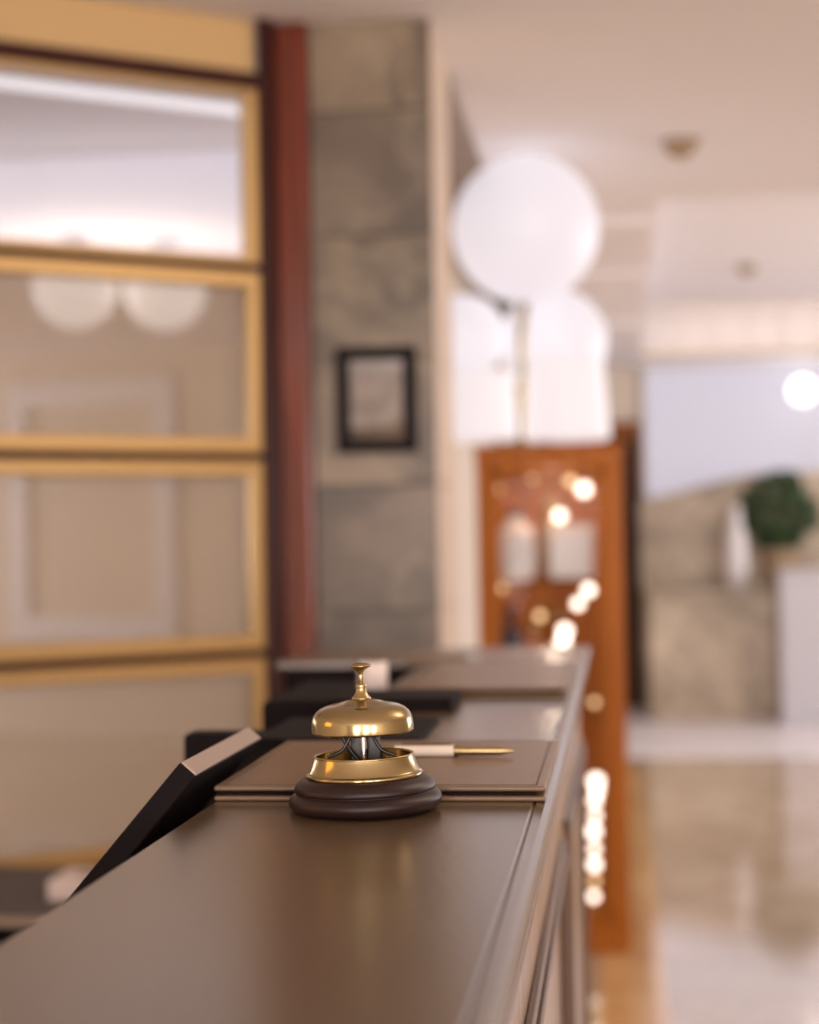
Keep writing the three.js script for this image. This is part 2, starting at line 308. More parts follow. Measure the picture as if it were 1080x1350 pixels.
// glazed partition of stacked framed sashes, two bays
{
  const turn = Math.atan2(-partDir.z, partDir.x);      // local +x runs along the partition, away from the post
  const t = thing('glazed_partition', 'gilt framed glass partition of stacked sashes behind the reception desk', 'partition', [P0.x, 0, P0.z], turn);
  // local z: +z or -z faces the camera
  const toCam = new THREE.Vector3(-P0.x, 0, -P0.z).applyAxisAngle(new THREE.Vector3(0, 1, 0), -turn).z > 0 ? 1 : -1;
  const yAt = (py) => atDepth(346, py, 4.02).y;
  const joints = [107, 355, 603, 861, 1118].map(yAt);
  const BAY = 1.08, S = toCam;
  const zb = (a, b) => (S > 0 ? [a, b] : [-b, -a]);
  const B = (x0, x1, y0, y1, a, b, r) => { const [z0, z1] = zb(a, b); return bx(x0, x1, y0, y1, z0, z1, r); };
  for (let bay = 0; bay < 2; bay++) {
    const x0 = bay * (BAY + 0.05) + 0.004, x1 = x0 + BAY;
    for (let k = 0; k < 4; k++) {
      const y1 = joints[k] - 0.010 - (k === 0 ? 0.010 : 0), y0 = joints[k + 1] + 0.010, w = 0.034, wt = k === 0 ? 0.014 : w;
      const sash = obj('sash', [B(x0, x1, y1 - wt, y1, -0.03, 0.015, 0.005), B(x0, x1, y0, y0 + (k === 0 ? 0.018 : 0.036), -0.03, 0.015, 0.005), B(x0, x0 + 0.03, y0, y1, -0.03, 0.0145, 0.005), B(x1 - 0.03, x1, y0, y1, -0.03, 0.0145, 0.005)], M.gold, t);
      obj('glass_pane', B(x0 + 0.02, x1 - 0.02, y0 + 0.01, y1 - 0.008, -0.006, -0.003), M.pane, sash);
      if (k > 0) obj('backing_panel', B(x0 + 0.012, x1 - 0.012, y0 + 0.005, y1 - 0.005, -0.06, -0.05), M.backing, sash).userData.label = 'beige fabric panel behind the glass';
    }
    obj('fascia_board', B(x0, x1, joints[0] + 0.02, CEIL - 0.002, -0.04, 0.0, 0.003), M.goldBoard, t);
    obj('dado_panel', B(x0, x1, 0.01, joints[4] - 0.03, -0.04, 0.0, 0.003), M.mahoganyDark, t);
  }
  for (const y of joints) obj('joint_strip', B(0.004, 2 * BAY + 0.054, y - 0.0095 - (y === joints[0] ? 0.010 : 0), y + (y === joints[0] ? 0.02 : 0.0095), -0.035, 0.012), M.mahoganyDark, t);
  obj('mullion_post', B(BAY + 0.005, BAY + 0.052, 0.005, CEIL - 0.002, -0.05, 0.02, 0.004), M.mahogany, t);
  const end = new THREE.Vector3(2 * BAY + 0.06, 0, 0).applyAxisAngle(new THREE.Vector3(0, 1, 0), turn).add(t.position);
  struct('wall_return', bx(XSTAFF, end.x + 0.01, 0, CEIL, end.z - 0.1, end.z + 0.05), M.plaster, 'short beige wall at the end of the glazed partition', 'wall');
}
// ceiling lights of the office behind the glass: an added hidden panel close to the partition and a slim strip further in
{
  const turn = Math.atan2(-partDir.z, partDir.x), inward = new THREE.Vector3(partDir.z, 0, -partDir.x).multiplyScalar(partDir.z > 0 ? -1 : 1);
  if (inward.z > 0) inward.negate();
  const fit = (name, label, along, inn, len, wid, mat, power) => {
    const p = new THREE.Vector3(P0.x, CEIL - 0.001, P0.z).addScaledVector(partDir, along).addScaledVector(inward, inn);
    const t = thing(name, label, 'ceiling light', p.toArray(), turn);
    obj('light_tray', bx(-len / 2 - 0.02, len / 2 + 0.02, -0.016, 0, -wid / 2 - 0.02, wid / 2 + 0.02, 0.004), M.white, t);
    obj('light_diffuser', bx(-len / 2, len / 2, -0.02, -0.0165, -wid / 2, wid / 2), mat, t);
    const l = new THREE.RectAreaLight(COOL, power, len, wid); l.position.set(p.x, p.y - 0.026, p.z); l.rotation.set(-Math.PI / 2, 0, 0); l.rotation.order = 'YXZ'; l.rotation.y = turn; scene.add(l);
  };
  fit('added_office_light', 'added unseen light panel just behind the glazed partition', 1.0, 0.26, 1.5, 0.26, M.officePanel, 4.5);  // unseen panel added to light the office
  fit('office_strip_light', 'slim white ceiling strip light deeper in the office behind the glass', 0.5, 0.72, 1.6, 0.10, M.officePanel, 0.8);
}

// ---------------------------------------------------------------- reception counter
{
  const t = thing('reception_counter', 'long dark wooden reception counter with moulded edge and panelled front', 'counter');
  const c = COUNTER, z0 = ZEND, z1 = ZNEAR, xf = XR - 0.018;
  // top board, its outer edge a stepped moulding
  const e = XR;
  const prof = [[XL, c - 0.004], [XL + 0.004, c], [e - 0.012, c], [e - 0.0105, c - 0.0015], [e - 0.009, c - 0.0002], [e - 0.004, c - 0.0006], [e - 0.0006, c - 0.003], [e, c - 0.007], [e - 0.0006, c - 0.011], [e - 0.004, c - 0.014], [e - 0.006, c - 0.0145], [e - 0.006, c - 0.018], [e - 0.0035, c - 0.0195], [e - 0.003, c - 0.024], [e - 0.006, c - 0.03], [e - 0.011, c - 0.034], [e - 0.013, c - 0.04], [XL, c - 0.04]];
  obj('top_board', prism(prof, z0, z1), M.counterTop, t);
  obj('front_panel', bx(xf - 0.022, xf, 0.09, c - 0.041, z0 + 0.01, z1 - 0.01), M.counterFace, t).userData.label = 'honey brown polished front';
  obj('back_panel', bx(XL + 0.004, XL + 0.022, 0.01, c - 0.041, z0 + 0.01, z1 - 0.01), M.counterWood, t);
  obj('end_panel', bx(XL + 0.023, xf - 0.023, 0.01, c - 0.041, z0 + 0.01, z0 + 0.03), M.counterFace, t);
  obj('plinth', bx(xf - 0.03, xf + 0.002, 0.003, 0.09, z0 + 0.01, z1 - 0.01, 0.003), M.counterWood, t);
  // the top turns the corner towards the staff side at its far end
  const rx = onZ(386, 860, -2.4).x, rz = -2.28;
  obj('return_top', bx(rx, XL - 0.0005, c - 0.012, c, z0, rz, 0.003), M.counterTop, t);
  obj('return_panel', bx(rx + 0.01, XL + 0.003, 0.01, c - 0.013, rz - 0.03, rz - 0.01), M.black, t).userData.label = 'inner face of the corner with its shade put in as black';  // black stands in for the shade below the corner top
  // frieze bead and framed panels
  obj('bead', bx(xf, xf + 0.005, c - 0.075, c - 0.068, z0 + 0.01, z1 - 0.01, 0.002), M.counterWood, t);
  const zs = [z0 + 0.06, -1.72, -0.62, 0.5];
  for (let k = 0; k < 3; k++) {
    const a = zs[k] + (k ? 0.05 : 0), b = zs[k + 1] - 0.05, yt = c - 0.13, yb = 0.2;
    for (const [o, w, h] of [[0, 0.008, 0.006], [0.011, 0.005, 0.009], [0.019, 0.008, 0.005]]) {
      obj('panel_moulding', [bx(xf, xf + h, yt - o - w, yt - o, a + o, b - o, 0.002), bx(xf, xf + h, yb + o, yb + o + w, a + o, b - o, 0.002), bx(xf, xf + h, yb + o, yt - o, a + o, a + o + w, 0.002), bx(xf, xf + h, yb + o, yt - o, b - o - w, b - o, 0.002)], M.counterWood, t);
    }
  }
}
// staff desk behind and below the counter
{
  const t = thing('staff_desk', 'low dark work desk behind the reception counter', 'desk');
  obj('desk_top', bx(XL - 0.62, XL - 0.003, 0.715, 0.74, -2.1, 0.7, 0.004), M.deskTop, t);
  for (const z of [-2.06, -0.8, 0.65]) obj('desk_support', bx(XL - 0.6, XL - 0.01, 0.002, 0.714, z - 0.015, z + 0.015), M.counterWood, t);
}

// ---------------------------------------------------------------- the bell
{
  const c = onY(482.5, 1067.5, COUNTER);
  const t = thing('service_bell', 'brass reception call bell on a turned dark wood base', 'bell', [c.x, COUNTER, c.z]);
  t.rotation.z = 0.024; t.position.y += 0.041 * Math.sin(0.024);
  const u = 0.0001075, P = (l) => l.map(([r, y]) => [r * u, y * u]);
  keepUV('wooden_base', lathe([[0, 0], ...smoothProfile(P([[385, 0], [404, 6], [424, 24], [432, 50], [424, 76], [404, 94], [392, 100]]), 4), ...smoothProfile(P([[391, 103], [398, 116], [394, 138], [376, 162], [350, 178], [330, 184]]), 4), [0, 184 * u]], 96), M.bellWood, t);
  const cup = keepUV('brass_cup', lathe(P([[0, 184], [326, 184], [329, 188], [329, 198], [325, 203], [316, 206], [312, 210], [309, 216], [301, 234], [293, 256], [286, 278], [281, 296], [281, 302], [277, 305], [271, 303], [271, 296], [283, 244], [290, 215], [0, 212]]), 96), M.brass, t);
  keepUV('rim', lathe(P([[276, 294], [283, 296], [285, 300], [283, 305], [277, 307], [271, 305], [269, 300]]), 96), M.brassSoft, cup);
  const dome = [[280, 430], [285, 433], [287, 440], [287, 464], [285, 490], [279, 514], [267, 537], [248, 557], [220, 573], [184, 585], [146, 593], [118, 599], [94, 606], [70, 611], [50, 614], [0, 616]];
  const inner = dome.slice(0, -1).map(([r, y]) => [Math.max(0, r - 9), y - 4]).reverse();
  keepUV('dome', lathe(smoothProfile(P(dome), 4).concat(P([[0, 611], ...inner, [280, 430]])), 128), M.brass, t);
  keepUV('collar', lathe(P([[0, 612], [52, 612], [54, 618], [50, 626], [40, 636], [31, 655], [27, 672], [30, 676], [31, 692], [27, 697], [20, 699], [0, 699]]), 48), M.brassSoft, t);
  keepUV('plunger', lathe(P([[0, 690], [15, 690], [15, 730], [18, 738], [15, 744], [17, 764], [26, 778], [44, 788], [58, 794], [62, 800], [60, 806], [46, 812], [20, 816], [0, 817]]), 48), M.brass, t);
  keepUV('post', lathe(P([[0, 212], [24, 212], [24, 226], [15, 230], [15, 600], [0, 600]]), 24), M.nickel, t).userData.label = 'nickel centre post';
  for (const s of [-1, 1]) obj('spring_arm', [tube([[s * 0.003, 0.050, 0.004], [s * 0.007, 0.044, 0.006], [s * 0.012, 0.036, 0.007], [s * 0.021, 0.032, 0.007]], 0.0011), bx(s * 0.005 - 0.004, s * 0.005 + 0.004, 0.0225, 0.047, -0.010, -0.0085, 0.0005)], M.steelDark, t);
  obj('striker', [tube([[-0.002, 0.026, -0.004], [-0.01, 0.036, -0.006], [-0.016, 0.0475, -0.006]], 0.0013), new THREE.SphereGeometry(0.0035, 12, 8).translate(-0.016, 0.0485, -0.006)], M.steelDark, t);
}

// ---------------------------------------------------------------- folders on the counter
function folder(name, label, p, w, d, turn = 0, h = 0.0095, top = M.leather) {
  const t = thing(name, label, 'folder', p, turn);
  obj('lower_cover', bx(0, w, 0, h * 0.36, -d, 0, 0.0018), M.leather, t);
  obj('shaded_gap', bx(0.004, w - 0.006, h * 0.36, h * 0.66, -d + 0.004, -0.007), M.black, t);  // black filler: shade between the covers put into its colour
  const c = obj('upper_cover', bx(0, w, h * 0.66, h, -d, 0, 0.0016), top, t);
  const s = 0.006, y = h + 0.0002, st = (x0, z0, x1, z1) => bx(Math.min(x0, x1) - 0.0006, Math.max(x0, x1) + 0.0006, h - 0.0004, y, Math.min(z0, z1) - 0.0006, Math.max(z0, z1) + 0.0006);
  obj('stitching', [st(s, -s, w - s, -s), st(s, -d + s, w - s, -d + s), st(s, -d + s, s, -s), st(w - s, -d + s, w - s, -s)], M.stitch, c);
  return t;
}
{
  const a = onY(266, 1063, COUNTER), b = onY(720, 1057, COUNTER), back = onY(600, 992, COUNTER);
  const zf = onY(600, 1057, COUNTER).z;
  const x0 = Math.max(XL + 0.002, a.x);
  folder('leather_folder', 'brown leather document folder lying behind the brass bell', [x0, COUNTER, zf], b.x - x0, zf - back.z);
  const f2 = onY(748, 919, COUNTER), b2 = onY(600, 884, COUNTER);
  folder('leather_folder', 'brown leather folder further along the counter near its end', [f2.x - 0.17, COUNTER, f2.z], 0.17, f2.z - b2.z, 0, 0.010);
  // thin black notebooks
  const n1 = onY(553, 980, COUNTER);
  const nb = thing('black_notebook', 'thin black notebook lying behind the leather folder with the pen', 'notebook', [n1.x, COUNTER, n1.z]);
  obj('cover', bx(-0.135, 0, 0, 0.0045, -0.16, 0, 0.0015), M.black, nb); obj('page_block', bx(-0.133, -0.002, 0.001, 0.0035, -0.1605, -0.002), M.paper, nb);
  const n2 = onY(596, 938, COUNTER);
  const bf = thing('black_box_file', 'flat black box file set across the counter before the far folder', 'box file', [n2.x, COUNTER, n2.z]);
  obj('tray', bx(-0.12, 0, 0, 0.009, -0.10, 0, 0.002), M.black, bf); obj('lid', bx(-0.121, 0.001, 0.009, 0.0125, -0.101, 0.001, 0.0015), M.black, bf);
  // pen on the folder's far edge
  const pz = onY(600, 990, COUNTER + 0.0095 + 0.004).z + 0.004;
  const px0 = onZ(520, 986, pz).x, px1 = onZ(600, 986, pz).x, px2 = onZ(678, 986, pz).x;
  const pen = thing('ballpoint_pen', 'slim pale gold ballpoint pen lying on the folder edge', 'pen', [0, COUNTER + 0.0095 + 0.0042, pz - 0.003]);
  const cyl = (x0, x1, r0, r1) => { const g = new THREE.CylinderGeometry(r1, r0, x1 - x0, 20); return g.rotateZ(-Math.PI / 2).translate((x0 + x1) / 2, 0, 0); };
  obj('barrel', [cyl(px0, px1, 0.0040, 0.0042)], M.penBarrel, pen).userData.label = 'pale polished barrel';
  obj('grip', [cyl(px1, px2 - 0.010, 0.0036, 0.0030), cyl(px2 - 0.010, px2, 0.0030, 0.0006)], M.brassSoft, pen);
  obj('ring', [cyl(px1 - 0.001, px1 + 0.0015, 0.0044, 0.0044)], M.brass, pen);
  obj('clip', [bx(px0 + 0.005, px0 + 0.04, 0.0045, 0.0055, -0.001, 0.001)], M.brass, pen);
}
// tilted display at the staff edge of the counter
{
  const near = atDepth(259, 1024, 1.045), far = atDepth(341, 977, 1.235);
  const len = near.z - far.z, down = 0.15, thick = 0.0135;
  const t = thing('tilted_display', 'slim black screen leaning back at the staff edge of the counter', 'screen', [near.x, near.y, near.z]);
  t.rotation.z = -Math.atan2(93, 108);
  obj('back_shell', bx(-thick, 0, -down, 0, -len, 0, 0.0015), M.black, t);
  obj('top_bezel', bx(-thick + 0.0008, -0.0008, -0.0005, 0.0012, -len + 0.001, -0.001, 0.0005), M.greyShell, t).userData.label = 'light grey brown top edge';
  obj('screen_glass', bx(-thick - 0.0008, -thick, -down + 0.008, -0.008, -len + 0.008, -0.008), M.blackGloss, t);
  obj('bracket', bx(0.0, 0.05, -0.112, -0.104, -len * 0.65, -len * 0.35, 0.002), M.black, t);
}
// office machines on the staff desk: only their black tops show above the counter
{
  const a = onZ(241, 968, -1.42), b = onZ(385, 968, -1.42);
  const m = thing('desk_monitor', 'black monitor back standing below the counter beside the tilted screen', 'monitor', [(a.x + b.x) / 2, 0.74, -1.42]);
  const w = Math.min(b.x, XL - 0.008) - a.x, y1 = a.y - 0.74; m.position.x = a.x + w / 2;
  obj('housing', bx(-w / 2, w / 2, 0.07, y1, -0.035, 0, 0.004), M.black, m); obj('neck', bx(-0.025, 0.025, 0.012, 0.09, -0.03, -0.008, 0.003), M.black, m); obj('foot', bx(-w / 2, w / 2, 0, 0.012, -0.1, 0.05, 0.004), M.black, m);
  const c = onZ(343, 924, -1.78), d = onZ(465, 924, -1.78);
  const q = thing('desk_printer', 'black desktop printer standing below the counter before the mahogany post', 'printer', [(c.x + d.x) / 2, 0.74, -1.78]);
  const w2 = Math.min(d.x, XL - 0.006) - c.x; q.position.x = c.x + w2 / 2;
  obj('housing', bx(-w2 / 2, w2 / 2, 0.006, c.y - 0.74, -0.26, 0, 0.008), M.black, q); obj('paper_slot', bx(-w2 / 2 + 0.02, w2 / 2 - 0.02, c.y - 0.80, c.y - 0.79, -0.005, 0.001), M.blackGloss, q); 
  for (const s of [-1, 1]) obj('foot', bx(s * w2 * 0.4 - 0.01, s * w2 * 0.4 + 0.01, 0, 0.006, -0.24, -0.02), M.black, q);
  // things at the far end of the counter
  const pt = c.y - 0.74;
  const tp = thing('tape_roll', 'small white tape roll lying on the black printer', 'tape', [onZ(492, 890, -1.92).x, 0.74 + pt, -1.92]);
  keepUV('tape', lathe([[0.010, 0], [0.0165, 0], [0.0165, 0.03], [0.010, 0.03], [0.010, 0]], 32), M.paper, tp); keepUV('core', lathe([[0.0085, 0], [0.0098, 0], [0.0098, 0.03], [0.0085, 0.03], [0.0085, 0]], 32), M.leather, tp);
  const st = thing('card_stack', 'small stack of brown leather cards at the far end of the counter', 'cards', [onZ(560, 890, -2.2).x, COUNTER, -2.2]);
  obj('cards', bx(-0.03, 0.05, 0, 0.006, -0.1, 0, 0.001), M.leather, st); obj('top_card', bx(-0.028, 0.049, 0.006, 0.0085, -0.098, -0.002, 0.0008), M.leather, st);
  // low cupboard before the partition, with a paper box on it
  const cy = onZ(30, 1206, -2.8).y;
  const cr = thing('low_cupboard', 'low black cupboard with a grey top before the glazed partition', 'cupboard', [-1.0, 0, -2.8]);
  obj('top_board', bx(-0.5, 0.06, cy - 0.022, cy, -0.42, 0, 0.003), M.deskTop, cr); obj('edge_strip', bx(-0.5, 0.06, cy - 0.020, cy - 0.004, 0.0, 0.004, 0.001), M.greyShell, cr);
  obj('carcass', bx(-0.48, 0.04, 0.06, cy - 0.022, -0.41, -0.03), M.black, cr); obj('plinth', bx(-0.47, 0.03, 0, 0.06, -0.4, -0.06), M.black, cr);
  for (const x of [-0.47, -0.215]) { const d = obj('door', bx(x, x + 0.25, 0.08, cy - 0.04, -0.03, -0.01, 0.003), M.black, cr); obj('handle', bx(x + 0.09, x + 0.16, cy - 0.1, cy - 0.09, -0.01, 0.004, 0.002), M.nickel, d); }
  const k = onZ(112, 1185, -2.95), kh = onZ(112, 1156, -2.95).y - cy;
  const bxp = thing('paper_box', 'pale pink paper box standing on the low black cupboard', 'box', [k.x, cy, -2.95]);
  obj('carton', bx(-0.055, 0.09, 0, kh, -0.08, 0.04, 0.002), M.paper, bxp); obj('slot', bx(-0.02, 0.06, kh - 0.001, kh + 0.0008, -0.04, 0.0), M.leather, bxp);
}

// ---------------------------------------------------------------- framed picture on the pillar
{
  const a = onZ(444, 459, PZ), b = onZ(552, 596, PZ), w = b.x - a.x, h = a.y - b.y, f = 0.032;
  const t = thing('framed_picture', 'small black framed grey photograph hung on the marble pillar', 'picture', [(a.x + b.x) / 2, b.y, PZ]);
  obj('frame', [bx(-w / 2, w / 2, h - f, h, 0.001, 0.024, 0.003), bx(-w / 2, w / 2, 0, f, 0.001, 0.024, 0.003), bx(-w / 2, -w / 2 + f, f, h - f, 0.001, 0.024, 0.003), bx(w / 2 - f, w / 2, f, h - f, 0.001, 0.024, 0.003)], M.frameBlack, t);
  const pic = tex(128, (u, v) => {
    let c = mix([128, 118, 114], [172, 160, 156], clamp01(0.5 + fbm(u * 4, v * 4, 61) * 1.3));
    const hill = 0.16 + 0.07 * fbm(u * 3, 1, 65) + 0.1 * Math.max(0, u - 0.6);
    if (v < hill) c = mix([70, 56, 46], [110, 84, 58], clamp01(u)); return c;
  });
  const g = new THREE.BoxGeometry(w - 2 * f + 0.006, h - 2 * f + 0.006, 0.006).translate(0, h / 2, 0.006);
  keepUV('photo_print', g, std({ map: pic, roughness: 0.6 }), t);
  obj('glass', bx(-w / 2 + f - 0.003, w / 2 - f + 0.003, f - 0.003, h - f + 0.003, 0.013, 0.0145), M.clearGlass, t);
}

// ---------------------------------------------------------------- glass display cabinet
const CZ = -5.2;
{
  const l = onZ(629, 700, CZ).x, r = onZ(822, 700, CZ).x, top = onZ(715, 586, CZ).y, D = 0.4;
  const t = thing('display_cabinet', 'honey coloured wooden glass display cabinet in the passage beyond the counter', 'cabinet', [l, 0, CZ]);
  const w = r - l, p = 0.056;
  obj('post', bx(w - p, w, 0.11, top - 0.07, -p, 0, 0.004), M.honey, t); obj('post', bx(0, p * 0.9, 0.11, top - 0.07, -p, 0, 0.004), M.honey, t);
  obj('post', bx(w - p, w, 0.11, top - 0.07, -D, -D + p, 0.004), M.honey, t); obj('post', bx(0, p, 0.11, top - 0.07, -D, -D + p, 0.004), M.honey, t);
  obj('cornice', [bx(-0.002, w + 0.002, top - 0.07, top - 0.012, -D, 0.002, 0.004), bx(-0.008, w + 0.008, top - 0.012, top, -D, 0.01, 0.004)], M.honey, t);
  obj('plinth', [bx(0, w, 0, 0.075, -D, 0.0, 0.004), bx(-0.004, w + 0.004, 0.075, 0.09, -D, 0.008, 0.004), bx(0, w, 0.09, 0.11, -D, 0, 0.004)], M.honey, t);
  obj('back_panel', bx(p, w - p, 0.11, top - 0.07, -D, -D + 0.012), M.honey, t);
  const door = obj('door', [bx(p * 0.9, p * 0.9 + 0.018, 0.115, top - 0.075, -0.03, -0.008, 0.003), bx(w - p - 0.018, w - p, 0.115, top - 0.075, -0.03, -0.008, 0.003), bx(p * 0.9, w - p, top - 0.1, top - 0.075, -0.03, -0.008, 0.003), bx(p * 0.9, w - p, 0.115, 0.14, -0.03, -0.008, 0.003)], M.honey, t);
  obj('glass_pane', bx(p * 0.9 + 0.016, w - p - 0.016, 0.138, top - 0.098, -0.021, -0.018), M.cabinetGlass, door);
  obj('knob', new THREE.SphereGeometry(0.011, 16, 12).translate(p * 0.9 + 0.009, top * 0.52, 0.003), M.brass, door);
  const shelfY = [0.36, onZ(700, 935, CZ - 0.2).y, onZ(700, 762, CZ - 0.2).y];
  for (const y of shelfY) obj('glass_shelf', bx(p * 0.5, w - p * 0.5, y - 0.008, y, -D + 0.013, -0.09, 0.001), M.clearGlass, t);
  const cl = new THREE.PointLight(WARM, 0.06); cl.position.set(l + w / 2, top - 0.14, CZ - 0.16); cl.castShadow = true; cl.shadow.radius = 1; scene.add(cl);
  obj('cabinet_light', bx(w / 2 - 0.08, w / 2 + 0.08, top - 0.082, top - 0.0705, -0.2, -0.12, 0.003), M.ledStrip, t);

  // small string lights and the goods on the shelves
  const zin = CZ - 0.062;
  const bulbs = [[770, 645, 1.3, 0, 0], [752, 634, 0.9, 1, -0.1], [738, 680, 1.15, 0, -0.08], [702, 628, 0.8, 1, -0.12], [776, 778, 1.1, 0, 0], [762, 796, 1.0, 0, -0.1], [745, 832, 1.25, 0, 0], [742, 846, 1.2, 0, -0.1], [660, 775, 0.85, 1, -0.06], [712, 812, 0.8, 1, -0.16], [655, 645, 0.9, 1, -0.2], [784, 926, 0.7, 1, -0.03], [786, 1030, 1.35, 0, 0], [784, 1056, 1.0, 0, -0.04], [783, 1096, 1.2, 0, 0.02], [784, 1140, 1.1, 0, -0.04], [783, 1182, 0.9, 0, 0.01], [787, 1043, 1.0, 0, -0.07], [785, 1076, 0.9, 0, -0.1], [784, 1119, 0.9, 0, -0.09], [784, 1162, 0.8, 1, -0.08]];
  const sl = thing('string_lights', 'string of tiny glowing bulbs on a dark wire inside the display cabinet', 'string lights', [onZ(784, 1182, zin).x, onZ(784, 1182, zin).y, zin]);
  const wire = [];
  for (const [px, py, s, amber, dz] of bulbs) {
    const q = onZ(px, py, zin + dz * 0.06).sub(sl.position), r = 0.0155 * s;
    const b = obj('bulb', new THREE.SphereGeometry(r, 14, 10).translate(q.x, q.y, q.z), amber ? M.ledAmber : M.led, sl);
    obj('socket', new THREE.CylinderGeometry(0.004, 0.005, 0.012, 10).translate(q.x, q.y + r + 0.004, q.z), M.steelDark, b);
    wire.push([q.x, q.y + r + 0.010, q.z]);
  }
  wire.sort((a, b) => b[1] - a[1]);
  obj('wire', tube(wire, 0.0012, 200, 5), M.steelDark, sl);
  const bottle = (name, label, px, shelf, z, rr, hh, mat, cap, labelMat) => {
    const q = onZ(px, 760, z), b = thing(name, label, 'bottle', [q.x, shelfY[shelf] + 0.0005, z]);
    keepUV('glass_body', lathe([[0, 0], [rr * 0.95, 0], [rr, 0.004], [rr, hh * 0.66], [rr * 0.92, hh * 0.72], [rr * 0.4, hh * 0.82], [rr * 0.36, hh * 0.92], [0, hh * 0.92]], 32), mat, b);
    keepUV('cap', lathe([[0, hh * 0.9], [rr * 0.42, hh * 0.9], [rr * 0.42, hh], [0, hh]], 20), cap, b);
    if (labelMat) keepUV('paper_label', lathe([[rr + 0.0006, hh * 0.06], [rr + 0.0012, hh * 0.06], [rr + 0.0012, hh * 0.6], [rr + 0.0006, hh * 0.6]], 32), labelMat, b);
  };
  const amberGlass = std({ color: lin(0.42, 0.16, 0.03), roughness: 0.15 }), navyGlass = std({ color: lin(0.02, 0.02, 0.04), roughness: 0.15 }), rose = std({ color: lin(0.5, 0.2, 0.1), roughness: 0.3 });
  bottle('bottle', 'stout bottle with white label and black cap on the cabinet shelf', 681, 2, CZ - 0.15, 0.058, 0.215, M.paper, M.black, M.white);
  bottle('bottle', 'slender amber bottle at the back of the cabinet shelf', 655, 2, CZ - 0.3, 0.03, 0.29, amberGlass, M.brass);
  bottle('bottle', 'slender dark navy bottle on the lower cabinet shelf', 672, 1, CZ - 0.14, 0.034, 0.33, navyGlass, M.black);
  bottle('bottle', 'orange red bottle on the lower cabinet shelf', 702, 1, CZ - 0.2, 0.036, 0.27, rose, M.brass);
  bottle('bottle', 'tall amber bottle on the lower cabinet shelf', 735, 1, CZ - 0.27, 0.036, 0.3, amberGlass, M.brass);
  {
    const q = onZ(754, 760, CZ - 0.16), b = thing('gift_box', 'white square gift box on the cabinet shelf', 'box', [q.x, shelfY[2] + 0.0005, CZ - 0.16]);
    obj('carton', bx(-0.066, 0.066, 0, 0.135, -0.08, 0.03, 0.004), M.white, b); obj('lid', bx(-0.069, 0.069, 0.135, 0.165, -0.083, 0.033, 0.004), M.paper, b);
    const v = onZ(730, 700, CZ - 0.28), g = thing('gilt_vase', 'gilt vase behind the white gift box in the cabinet', 'vase', [v.x, shelfY[2] + 0.0005, CZ - 0.3]);
    keepUV('vase_body', lathe(smoothProfile([[0.028, 0], [0.05, 0.06], [0.045, 0.13], [0.02, 0.2], [0.034, 0.25]]), 32), M.gold, g);
    keepUV('foot', lathe([[0, -0.0003], [0.03, -0.0003], [0.03, 0.004], [0, 0.004]], 24), M.brass, g);
  }

  // ---------------------------------------------------------------- cluster lamp on top of the cabinet
  const cx = onZ(690, 560, CZ - 0.25).x;
  const lamp = thing('cluster_lamp', 'brass cluster lamp with glowing white globes standing on the display cabinet', 'lamp', [cx, top, CZ - 0.25]);
  keepUV('lamp_base', lathe([[0, 0], [0.09, 0], [0.09, 0.008], [0.05, 0.016], [0.018, 0.03], [0, 0.03]], 40), M.brass, lamp);
  const defs = [[693, 302, 97, -0.20], [730, 452, 71, -0.56], [612, 444, 56, -0.36]];
  obj('stem', tube([[0, 0.02, 0], [0, 0.25, 0.01], [0.0, 0.42, 0.0], [onZ(693, 380, CZ - 0.25).x - cx, onZ(693, 380, CZ - 0.25).y - top, 0.02]], 0.011, 40, 10), M.brass, lamp);
  for (const [px, py, rp, dz] of defs) {
    const z = CZ + dz, q = onZ(px, py, z), r = rp / F * Math.abs(z) * 1.0;
    const c = q.clone().sub(lamp.position);
    obj('lamp_globe', new THREE.SphereGeometry(r, 48, 32).translate(c.x, c.y, c.z), M.globe, lamp);
    obj('arm', tube([[0, 0.2, 0.005], [c.x * 0.5, Math.max(0.12, c.y - r - 0.06), c.z * 0.5], [c.x, c.y - r * 0.99, c.z]], 0.007, 20, 8), M.brass, lamp);
    const pl = new THREE.PointLight(WARM, 0.08 * (rp / 70)); pl.position.copy(q); pl.castShadow = true; pl.shadow.radius = r / 0.02 * 0.8; scene.add(pl);
  }
  for (const [px, pt_, pb, rt, rb, z] of [[630, 492, 581, 50, 54, CZ - 0.14], [748, 476, 581, 50, 57, CZ - 0.16]]) {
    const a = onZ(px, pt_, z).sub(lamp.position), b = onZ(px, pb, z).sub(lamp.position), k = Math.abs(z) / F;
    b.y = Math.max(b.y, 0.012); const h = a.y - b.y;
    keepUV('lamp_shade', lathe([[0, h], [rt * k * 0.9, h], [rt * k, h - 0.012], [rb * k, 0.01], [rb * k - 0.012, 0], [0, 0]], 40).translate(b.x, b.y, b.z), M.shade, lamp);
    obj('arm', tube([[0, 0.03, 0.005], [b.x * 0.4, 0.014, b.z * 0.5], [b.x * 0.6, 0.02, b.z]], 0.006, 16, 8), M.brass, lamp);
    const pl = new THREE.PointLight(WARM, 0.10); pl.position.set(cx + b.x, top + b.y + h / 2, z); pl.castShadow = true; pl.shadow.radius = 4; scene.add(pl);
  }
}

